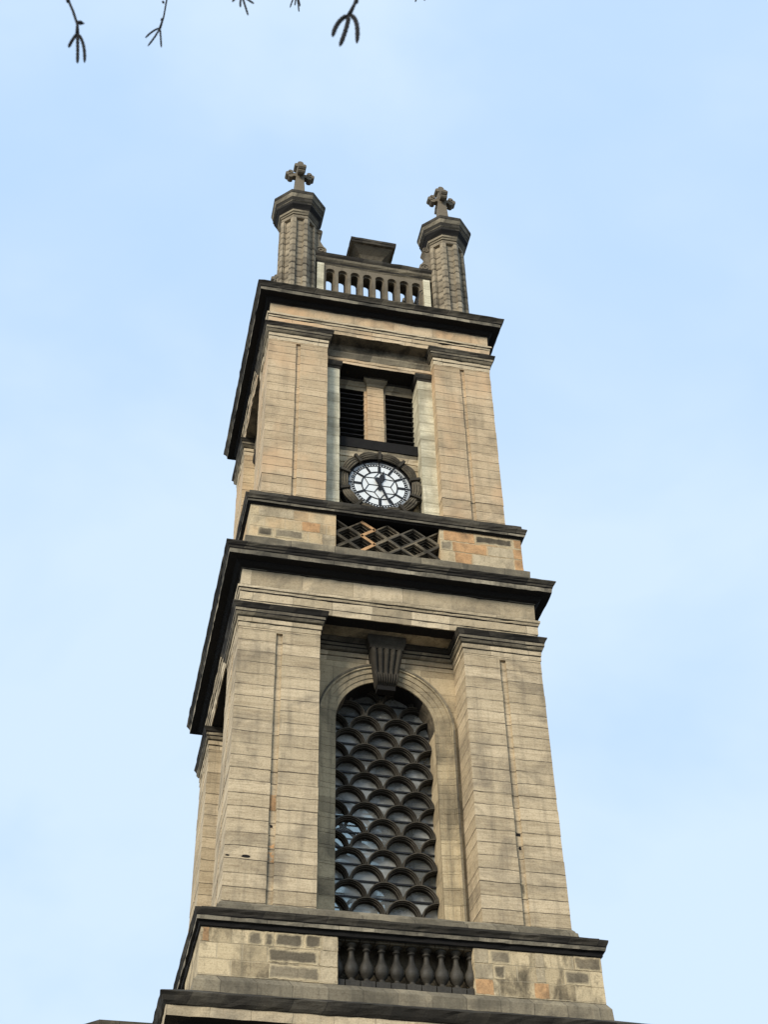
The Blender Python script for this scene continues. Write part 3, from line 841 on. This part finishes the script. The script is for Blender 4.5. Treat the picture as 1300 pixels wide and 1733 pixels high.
for sx in (-1, 1):
    mb = MB()
    xa, xb = sorted((sx * 0.34, sx * 1.27))
    z = 31.46
    while z < 33.82:
        mb.obox(((xa + xb) / 2, -2.46, z), ((xb - xa) / 2, 0, 0), (0, 0.085, 0.075), (0, -0.008, 0.010), 'louvre')
        z += 0.222
    mb.build('louvre', bay)
four(bay)

# ------------------------------------------------------------------ clock
CY, CZ = -2.95, 29.40
clock = None
mb = MB()
mb.arcband(0, CZ, 0.93, 1.24, CY + 0.02, -2.7, 'soot', 0, 2 * math.pi, 64)
mb.arcband(0, CZ, 0.925, 0.97, CY - 0.03, CY + 0.02, 'black', 0, 2 * math.pi, 64)
mb.prism([(-1.26, 28.0), (1.26, 28.0), (1.26, 28.45), (-1.26, 28.45)], -2.9, -2.7, 'carve')
NK = 10
for i in range(NK):
    a0, a1 = math.pi / 2 + 2 * math.pi * i / NK, math.pi / 2 + 2 * math.pi * (i + 1) / NK
    for r, rr in ((1.0, 0.034), (1.075, 0.046), (1.155, 0.046), (1.225, 0.036)):
        pts, rad = [], []
        for q in range(11):
            t = q / 10
            a = a0 + (a1 - a0) * t
            bul = math.sin(math.pi * t) ** 0.6
            rc = 1.10 + (r - 1.10) * (0.45 + 0.6 * bul)
            pts.append((rc * math.cos(a), CY - 0.03 - 0.09 * bul, CZ + rc * math.sin(a)))
            rad.append(rr * (0.6 + 0.4 * bul))
        mb.tube(pts, rad, 'reed', 8)
    c, s_ = math.cos(a0), math.sin(a0)
    # ribbon tie between two reeds
    mb.obox((1.12 * c, CY - 0.05, CZ + 1.12 * s_), (0.165 * c, 0, 0.165 * s_), (0, 0.11, 0), (-0.042 * s_, 0, 0.042 * c), 'carve')
    for sg in (-1, 1):
        mb.obox((1.23 * c - sg * 0.06 * s_, CY + 0.0, CZ + 1.23 * s_ + sg * 0.06 * c), (0.05 * c, 0, 0.05 * s_), (0, 0.06, 0), (-0.045 * s_, 0, 0.045 * c), 'carve')
clock = mb.build('clock', T)
mb = MB()
n = 64
b0 = mb.add([(0.93 * math.cos(2 * math.pi * i / n), CY - 0.005, CZ + 0.93 * math.sin(2 * math.pi * i / n)) for i in range(n)])
b1 = mb.add([(0.93 * math.cos(2 * math.pi * i / n), CY + 0.03, CZ + 0.93 * math.sin(2 * math.pi * i / n)) for i in range(n)])
mb.face([b0 + i for i in range(n)], 'white')
mb.face([b1 + i for i in reversed(range(n))], 'white')
for i in range(n):
    mb.face((b0 + (i + 1) % n, b0 + i, b1 + i, b1 + (i + 1) % n), 'white')
mb.build('dial', clock)
mb = MB()
def bar(r0, a0, r1, a1, wd, y=CY - 0.012, k='black'):
    p = Vector((r0 * math.sin(a0), y, CZ + r0 * math.cos(a0)))
    q = Vector((r1 * math.sin(a1), y, CZ + r1 * math.cos(a1)))
    d = (q - p)
    L = d.length
    d.normalize()
    nrm = Vector((d.z, 0, -d.x))
    mb.obox((p + q) / 2, d * (L / 2), (0, 0.006, 0), nrm * wd, k)
Y0 = CY - 0.02
mb.arcband(0, CZ, 0.885, 0.896, Y0 + 0.006, CY, 'black', 0, 2 * math.pi, 72)
mb.arcband(0, CZ, 0.842, 0.862, Y0 + 0.006, CY, 'black', 0, 2 * math.pi, 72)
mb.arcband(0, CZ, 0.772, 0.794, Y0 + 0.006, CY, 'black', 0, 2 * math.pi, 72)
mb.arcband(0, CZ, 0.522, 0.558, Y0, CY, 'black', 0, 2 * math.pi, 60)
for i in range(60):
    a = 2 * math.pi * i / 60
    bar(0.79, a, 0.845, a, 0.021)
for h in range(12):
    a = math.pi * h / 6
    bar(0.545, a, 0.78, a, 0.036 if h % 3 else 0.043, CY - 0.015)
    bar(0.78, a, 0.93, a, 0.020, CY - 0.017)
    if h % 2:
        bar(0.03, a, 0.33, a, 0.011, CY - 0.014)
        bar(0.33, a, 0.535, a + math.pi / 6, 0.011, CY - 0.014)
        bar(0.33, a, 0.535, a - math.pi / 6, 0.011, CY - 0.014)
mb.build('dial_tracery', clock)
def hand(name, ang, outline, y):
    mb = MB()
    c, s_ = math.cos(ang), math.sin(ang)
    full = outline + [(-x, l) for x, l in reversed(outline) if abs(x) > 1e-6]
    pts = [(x * c + l * s_, CZ - x * s_ + l * c) for x, l in full]
    mb.prism(pts[::-1], y - 0.012, y + 0.012, 'black')
    return mb.build(name, clock)
hand('hour_hand', R_(13), [(0.0, -0.2), (0.05, -0.17), (0.03, -0.06), (0.06, 0.0), (0.035, 0.08), (0.03, 0.22), (0.075, 0.27), (0.085, 0.33), (0.055, 0.41), (0.025, 0.45), (0.02, 0.54), (0.0, 0.58)], CY - 0.05)
hand('minute_hand', R_(158.5), [(0.0, -0.28), (0.07, -0.24), (0.085, -0.14), (0.03, -0.05), (0.05, 0.0), (0.04, 0.06), (0.032, 0.4), (0.022, 0.74), (0.0, 0.79)], CY - 0.08)

# ------------------------------------------------------------------ upper entablature (A)
mb = MB()
mb.sqring([(2.2, 35.119, 'soot'), (3.0, 35.12, 'block'), (3.605, 35.121, 'frieze_up'), (3.61, 35.265, 'block'), (3.62, 35.29, 'frieze_up'), (3.625, 35.44, 'soot'), (3.64, 35.47, 'band'), (3.655, 35.525, 'block'), (3.685, 35.555, 'band'), (3.695, 35.62, 'soot'),  # thin dark strips draw fillet shadow lines by colour
           (3.595, 35.66, 'frieze_up'), (3.595, 36.13, 'frieze_up')], j=0.006)
mb.build('architrave', T)
mb = MB()
mb.sqring([(3.2, 36.125, 'soot'), (3.615, 36.13, 'dark'), (3.62, 36.155, 'soot'), (3.68, 36.18, 'soot'), (3.745, 36.25, 'soot'), (3.755, 36.28, 'soot'), (3.955, 36.295, 'soot'), (3.975, 36.31, 'corona'), (3.98, 36.435, 'soot'), (4.0, 36.465, 'dark'),  # black underside: crust and painted shade; strip over corona paints a shadow line
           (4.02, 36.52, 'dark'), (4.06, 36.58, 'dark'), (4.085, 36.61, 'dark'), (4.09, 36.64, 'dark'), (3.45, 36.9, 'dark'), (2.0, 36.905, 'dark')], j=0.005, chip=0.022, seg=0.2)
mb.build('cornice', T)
mb = MB()
mb.box(-2.2, 2.2, -2.2, 2.2, 23.9, 37.0, 'void')
mb.build('tower_core', T)

# ------------------------------------------------------------------ octagonal turrets with crosses
TC = 2.68
def octa(a, d=0.0):
    r = (a - d) / math.cos(math.pi / 8)
    return [(r * math.cos(math.pi / 8 + i * math.pi / 4), r * math.sin(math.pi / 8 + i * math.pi / 4)) for i in range(8)]
def octa_panel(a, pw, pd):
    def f(d):
        out = []
        ap = a - d
        hf = ap * math.tan(math.pi / 8)
        for i in range(8):
            th = -math.pi / 2 + i * math.pi / 4
            nx, ny = math.cos(th), math.sin(th)
            tx, ty = -ny, nx
            for u, dd in ((-hf, 0), (-pw - d, 0), (-pw - d + 0.012, pd * 0.5), (-pw + 0.028, pd * 0.5), (-pw + 0.036, pd), (pw - 0.036, pd), (pw - 0.028, pd * 0.5), (pw + d - 0.012, pd * 0.5), (pw + d, 0)):
                out.append((nx * (ap - dd) + tx * u, ny * (ap - dd) + ty * u))
        return out
    return f
mb = MB()
mb.stack(octa_panel(0.62, 0.14, 0.10), [36.8] + [36.95 + 0.318 * i for i in range(14)] + [41.33], 'turret', 0.022, 0.016, 0.004)
mb.stack(lambda d: octa(0.62, d), [41.325, 41.5], 'turret', 0.01, 0.005)
mb.stack(lambda d: octa(0.74, d), [36.75, 37.05], 'plinth', 0.01, 0.005)
tur = mb.build('turret', T)
tur.location = (-TC, -TC, 0)
mb = MB()
k8 = 1 / math.cos(math.pi / 8)
prof = [(0.5, 41.49, 'mid'), (0.645, 41.495, 'mid'), (0.65, 41.57, 'mid'), (0.68, 41.59, 'mid'), (0.69, 41.68, 'dark'), (0.72, 41.72, 'soot'), (0.78, 41.86, 'soot'), (0.80, 41.90, 'dark'), (0.80, 42.02, 'corona'), (0.83, 42.04, 'dark'),
        (0.84, 42.16, 'dark'), (0.86, 42.19, 'corona'), (0.90, 42.34, 'dark'), (0.915, 42.37, 'dark'), (0.915, 42.50, 'dark'), (0.80, 42.56, 'lead'), (0.34, 43.15, 'lead'), (0.2, 43.2, 'lead')]
rows = []
for a, z, _ in prof:
    rows.append(mb.add([(x + random.gauss(0, .006), y + random.gauss(0, .006), z + random.gauss(0, .004)) for x, y in octa(a)]))
for i, (a, b) in enumerate(zip(rows[:-1], rows[1:])):
    for q in range(8):
        mb.face((a + q, a + (q + 1) % 8, b + (q + 1) % 8, b + q), prof[i][2])
mb.face([rows[0] + q for q in reversed(range(8))], 'mid')
mb.face([rows[-1] + q for q in range(8)], 'lead')
mb.build('turret_cap', tur)
# budded stone cross
mb = MB()
def lob(cx, cy, cz, r, h, axis):
    # squarish lobe: octagonal block
    pts = [(r * math.cos(math.pi / 8 + i * math.pi / 4), r * math.sin(math.pi / 8 + i * math.pi / 4)) for i in range(8)]
    ax, bx, cx_ = {'y': ((1, 0, 0), (0, 0, 1), (0, 1, 0)), 'x': ((0, 1, 0), (0, 0, 1), (1, 0, 0))}[axis]
    c = Vector((cx, cy, cz))
    A, B, C_ = Vector(ax), Vector(bx), Vector(cx_)
    lo = mb.add([c + A * p + B * q - C_ * h for p, q in pts])
    hi = mb.add([c + A * p + B * q + C_ * h for p, q in pts])
    for i in range(8):
        mb.face((lo + i, lo + (i + 1) % 8, hi + (i + 1) % 8, hi + i), 'parapet')
    mb.face([lo + i for i in range(8)], 'parapet')
    mb.face([hi + i for i in reversed(range(8))], 'parapet')
ZC = 44.61
b0 = mb.add([(sx * w_, sy * w_, z) for z, w_ in ((43.1, 0.20), (44.5, 0.145), (45.2, 0.12)) for sx, sy in ((-1, -1), (1, -1), (1, 1), (-1, 1))])
for r_ in (0, 4):
    for i in range(4):
        mb.face((b0 + r_ + i, b0 + r_ + (i + 1) % 4, b0 + r_ + 4 + (i + 1) % 4, b0 + r_ + 4 + i), 'parapet')
for sg in (-1, 1):
    mb.box(sg * 0.24 - 0.17, sg * 0.24 + 0.17, -0.10, 0.10, ZC - 0.09, ZC + 0.09, 'parapet')
    mb.box(-0.10, 0.10, sg * 0.24 - 0.17, sg * 0.24 + 0.17, ZC - 0.088, ZC + 0.088, 'parapet')
    for dx_, dz_, r_ in ((0.43, 0.0, 0.108), (0.345, 0.122, 0.098), (0.345, -0.122, 0.098)):
        lob(sg * dx_, 0, ZC + dz_, r_, 0.125, 'y')
        lob(0, sg * dx_, ZC + dz_, r_, 0.125, 'x')
for dx_, dz_, r_ in ((0.0, 0.70, 0.115), (0.13, 0.57, 0.10), (-0.13, 0.57, 0.10)):
    lob(dx_, 0, ZC + dz_, r_, 0.15, 'y')
mb.box(-0.12, 0.12, -0.12, 0.12, ZC + 0.4, ZC + 0.62, 'parapet')
mb.build('stone_cross', tur)
for loc in ((TC, -TC, 0), (TC, TC, 0), (-TC, TC, 0)):
    c = copy_part(tur, 0)
    c.location = loc

# ------------------------------------------------------------------ arcaded parapet between the turrets
PY = -2.80
mb = MB()
ops = [(-1.514 + 0.4325 * i, 37.3, 0) for i in range(8)]
mb.box(-2.2, 2.2, PY - 0.02, -2.2, 36.7, 37.3, 'parapet')
mb.archwall(-1.76, 1.76, 37.3, 39.62, [(x, 0.158, 37.3, 39.27) for x, *_ in ops], PY, PY + 0.10, 'parapet', 'parapet', 12)
mb.archwall(-1.76, 1.76, 37.3, 39.62, [(x, 0.128, 37.3, 39.24) for x, *_ in ops], PY + 0.10, PY + 0.52, 'parapet', 'block', 12)
mb.strip([(-0.6, 39.60, 'soot'), (0.0, 39.602, 'mid'), (0.03, 39.66, 'dark'), (0.05, 39.74, 'mid'), (0.10, 39.80, 'mid'), (0.11, 39.90, 'dark'), (0.15, 39.98, 'dark'), (0.16, 40.08, 'dark'), (0.0, 40.13, 'dark'), (-0.6, 40.14, 'dark')], -2.13, 2.13, PY)
par = mb.build('parapet', T)
for sx in (-1, 1):
    mb = MB()
    mb.box(sx * 1.868 - 0.118, sx * 1.868 + 0.118, PY - 0.06, PY + 0.5, 36.8, 39.605, 'pale', 0.003)
    mb.build('pale_jamb', par)
for sx in (-1, 1):
    mb = MB()
    # scroll console leaning on the turret
    prof2 = [(2.1, 40.12), (1.72, 40.12), (1.66, 40.28), (1.68, 40.44), (1.76, 40.58), (1.86, 40.80), (1.93, 41.02), (1.90, 41.16), (1.83, 41.30), (1.82, 41.40), (1.88, 41.48), (1.98, 41.46), (2.1, 41.36)]
    pts = [(sx * x, z) for x, z in prof2]
    if sx > 0: pts = pts[::-1]
    mb.prism(pts, PY - 0.0, PY + 0.32, 'parapet')
    for cx, cz, r in ((1.86, 40.36, 0.20), (1.92, 41.36, 0.11)):
        mb.arcband(sx * cx, cz, r * 0.72, r, PY - 0.035, PY + 0.34, 'parapet', 0, 2 * math.pi, 20)
        mb.arcband(sx * cx, cz, r * 0.25, r * 0.48, PY - 0.03, PY + 0.1, 'parapet', 0, 2 * math.pi, 16)
    mb.build('scroll_console', par)
mb = MB()
mb.sqring([(0.54, 40.10, 'parapet'), (0.54, 40.30, 'parapet'), (0.44, 40.34, 'parapet'), (0.42, 40.44, 'parapet'), (0.34, 40.47, 'parapet'), (0.33, 40.56, 'parapet'), (0.36, 40.68, 'parapet'), (0.45, 40.82, 'parapet'), (0.62, 40.96, 'parapet'), (0.70, 41.03, 'block'), (0.79, 41.04, 'dark'),
           (0.80, 41.14, 'dark'), (0.815, 41.15, 'dark'), (0.815, 41.26, 'dark'), (0.3, 41.36, 'dark')], 0, -2.5, 0.0, -0.37 + 0.0, seg=0.2, j=0.004, chip=0.012)
mb.build('pedestal_block', par)
four(par)
mb = MB()
mb.tube([(1.52, PY - 0.05, 36.75), (1.56, PY - 0.06, 37.6), (1.50, PY - 0.06, 38.3), (1.60, PY - 0.06, 38.9), (1.70, PY - 0.06, 39.0)], 0.018, 'black', 6)
mb.build('cable', T)

# ------------------------------------------------------------------ church hall behind, only its parapet corner shows
H = empty('church_hall', (0, 20.6, 0))
tag(H, 'low stone church hall whose dark parapet corner shows behind the tower foot', 'church building')
mb = MB()
def oct8(a):
    return [(x, y) for x, y in octa(a)]
def ocring(mb, prof):
    rows = [mb.add([(x, y, z) for x, y in oct8(a)]) for a, z, _ in prof]
    for i, (a, b) in enumerate(zip(rows[:-1], rows[1:])):
        for q in range(8):
            mb.face((a + q, a + (q + 1) % 8, b + (q + 1) % 8, b + q), prof[i][2])
    mb.face([rows[0] + q for q in reversed(range(8))], prof[0][2])
    mb.face([rows[-1] + q for q in range(8)], prof[-1][2])
ocring(mb, [(14.2, -0.2, 'wall'), (14.2, 15.6, 'wall'), (14.1, 15.62, 'wall')])
mb.build('wall', H)
mb = MB()
ocring(mb, [(14.0, 15.5, 'soot'), (14.22, 15.52, 'soot'), (14.3, 15.9, 'corona'), (14.4, 15.95, 'corona'), (14.42, 16.2, 'dark'), (14.5, 16.25, 'dark'), (14.6, 16.5, 'dark'), (14.6, 16.6, 'dark'), (13.6, 16.7, 'dark')])
mb.build('parapet', H)

# ------------------------------------------------------------------ ground
def ground_mat():
    t = NT('grass_and_paving')
    tc = t.n('TexCoord').outputs['Object']
    n = t.noise(tc, 0.6, 6, 0.6)
    c1 = t.ramp(n, [(0.35, (0.10, 0.095, 0.085)), (0.55, (0.15, 0.14, 0.125)), (0.7, (0.09, 0.10, 0.06))])
    n2 = t.noise(tc, 30, 3)
    t.set(t.b.inputs['Base Color'], t.mix(0.4, c1, t.ramp(n2, [(0.3, V(0.05)), (0.7, V(0.2))])))
    t.set(t.b.inputs['Roughness'], 0.9)
    return t.m
M['ground'] = ground_mat()
mb = MB()
n = 48
c0 = mb.add([(0, 0, 0)])
r1 = mb.add([(1500 * math.cos(2 * math.pi * i / n), 1500 * math.sin(2 * math.pi * i / n), 0) for i in range(n)])
for i in range(n):
    mb.face((c0, r1 + i, r1 + (i + 1) % n), 'ground')
tag(mb.build('ground'), 'paved ground around the church', 'ground', kind='structure')

# ------------------------------------------------------------------ birch overhead: trunk stands behind the camera, twigs hang into the top of the frame
F_ = 2335.51
CP = Vector((-6.94321, -31.93403, 1.6))
RM = CAMW.to_3x3()
def ray(u, v):
    return (RM @ Vector(((u - 650) / F_, -(v - 866.5) / F_, -1))).normalized()
def at(u, v, d):
    return CP + ray(u, v) * d
def hang(u, v, J):
    """point on the sight line of (u, v) closest to the plumb line through J"""
    d = ray(u, v)
    h = Vector((d.x, d.y))
    t = h.dot(Vector((J.x - CP.x, J.y - CP.y))) / h.dot(h)
    return CP + d * t
B = empty('birch_tree', (-9.4, -33.6, 0))
tag(B, 'bare birch tree with thin drooping twigs and dark catkins hanging over the top edge', 'tree')
BO = Vector(B.location)
def loc(p):
    return Vector(p) - BO
mb = MB()
mb.tube([loc(p) for p in ((-9.4, -33.6, -0.1), (-9.38, -33.55, 1.5), (-9.3, -33.5, 3.2), (-9.35, -33.6, 5.5), (-9.2, -33.7, 8.0), (-9.25, -33.8, 10.5))], [0.2, 0.15, 0.125, 0.095, 0.055, 0.015], 'trunk', 12)
mb.build('trunk', B)
mb = MB()
br_main = [(-9.3, -33.5, 3.1), (-8.8, -33.0, 3.45), (-8.1, -32.4, 3.72), (-7.5, -31.75, 3.85), (-7.0, -31.35, 3.88), (-6.4, -31.3, 3.8), (-5.9, -31.35, 3.62)]
mb.tube([loc(p) for p in br_main], [0.05, 0.036, 0.026, 0.018, 0.013, 0.009, 0.004], 'bark', 8)
for p0, dirs in (((-9.33, -33.55, 4.6), (-0.7, -0.9, 1.0)), ((-9.3, -33.65, 6.0), (0.3, -1.2, 1.0)), ((-9.25, -33.6, 5.2), (-1.2, 0.1, 0.9)), ((-9.22, -33.7, 7.2), (-0.5, -0.6, 1.2)), ((-9.3, -33.5, 3.9), (-1.0, -0.3, 0.6))):
    P = Vector(p0)
    D = Vector(dirs)
    mb.tube([loc(P + D * t + Vector((0, 0, -0.25 * t * t + 0.03 * math.sin(9 * t)))) for t in (0, 0.4, 0.8, 1.2, 1.6, 2.0)], [0.035, 0.026, 0.019, 0.013, 0.008, 0.003], 'bark', 7)
    for t in (0.7, 1.0, 1.3, 1.6, 1.9):
        Q = P + D * t + Vector((0, 0, -0.25 * t * t))
        S = Vector((random.uniform(-.3, .3), random.uniform(-.4, .1), 0))
        mb.tube([loc(Q), loc(Q + S * 0.5 + Vector((0, 0, -.12))), loc(Q + S * 0.8 + Vector((0, 0, -.45)))], [0.006, 0.004, 0.0015], 'bark', 5)
mb.build('branch', B)
def near_branch(x):
    best = None
    for a, b in zip(br_main[:-1], br_main[1:]):
        for q in range(11):
            p = Vector(a).lerp(Vector(b), q / 10)
            if best is None or abs(p.x - x) < abs(best.x - x):
                best = p
    return best
def catkin(parent, J, path, r):
    pts = [Vector(p) for p in path]
    # resample with a smooth bend and scaly surface
    mb = MB()
    P = []
    n = 22
    for i in range(n + 1):
        t = i / n
        if len(pts) == 3:
            p = pts[0] * (1 - t) ** 2 + pts[1] * 2 * t * (1 - t) + pts[2] * t * t
        else:
            p = pts[0].lerp(pts[1], t)
        P.append(p)
    rad = []
    for i in range(n + 1):
        t = i / n
        body = min(1.0, 0.28 + 4.0 * t) if t < 0.2 else (1.0 if t < 0.86 else max(0.25, 1 - ((t - 0.86) / 0.14) ** 2 * 0.75))
        rad.append(r * body * (1 + 0.10 * math.sin(i * 2.2)))
    mb.tube([loc(p) for p in P], rad, 'catkin', 9)
    return mb.build('catkin', parent)
def twig(stem, d, cats, r, leaves=(), thick=0.0015):
    """stem: image points from the top edge down to the fork; cats: (bend, tip) image points"""
    S = [at(u, v, d) for u, v in stem]
    J = S[-1]
    S = [hang(u, v, J) for u, v in stem[:-1]] + [J]
    top = S[0]
    bp = near_branch(top.x)
    up = [bp, bp.lerp(top, 0.35) + Vector((0.01, 0.02, -0.02)), bp.lerp(top, 0.7) + Vector((-0.008, 0.01, -0.01))]
    mb = MB()
    allp = up + S
    mb.tube([loc(p) for p in allp], [0.004, 0.003, 0.0026] + [thick] * (len(S) - 1) + [thick * 1.5], 'bark', 7)
    for (u, v), (u2, v2) in leaves:
        a = hang(u, v, J)
        b = hang(u2, v2, J)
        m = a.lerp(b, 0.5)
        mb.tube([loc(a), loc(m), loc(b)], [thick * 0.9, thick * 1.7, thick * 0.3], 'bark', 6)
    tw = mb.build('twig', B)
    for bend, tip in cats:
        catkin(tw, J, [J, hang(bend[0], bend[1], J), hang(tip[0], tip[1], J)], r)
    return tw
twig([(113, -4), (123, 18), (131, 42), (131, 57)], 1.55, [((122, 68), (116, 81)), ((132, 84), (131, 108)), ((145, 72), (143, 107))], 0.0017, [((130, 38), (143, 41)), ((113, 0), (118, 6))])
twig([(283, -4), (277, 30), (271, 48)], 2.0, [((258, 52), (246, 65)), ((264, 62), (250, 79)), ((272, 64), (273, 81))], 0.0013, [((278, 6), (274, 3)), ((276, 32), (272, 36))], 0.0012)
twig([(409, -60), (408, -22), (409, -8)], 2.0, [((400, -4), (393, 4)), ((414, 8), (420, 27)), ((418, 0), (430, 7)), ((406, 4), (407, 13))], 0.0014)
twig([(502, -60), (501, -24), (502, -8)], 2.5, [((495, -2), (491, 14)), ((505, 6), (506, 21)), ((506, 0), (508, 12)), ((500, 4), (499, 10))], 0.0013)
twig([(606, -12), (600, 8), (591, 26)], 1.4, [((569, 34), (563, 63)), ((588, 48), (575, 79)), ((609, 30), (604, 74))], 0.0022, [((602, 3), (606, 5))], 0.0016)
twig([(713, -60), (711, -30), (712, -14)], 2.2, [((706, -6), (703, 4)), ((717, -6), (719, 2)), ((712, -5), (711, -1))], 0.0014)
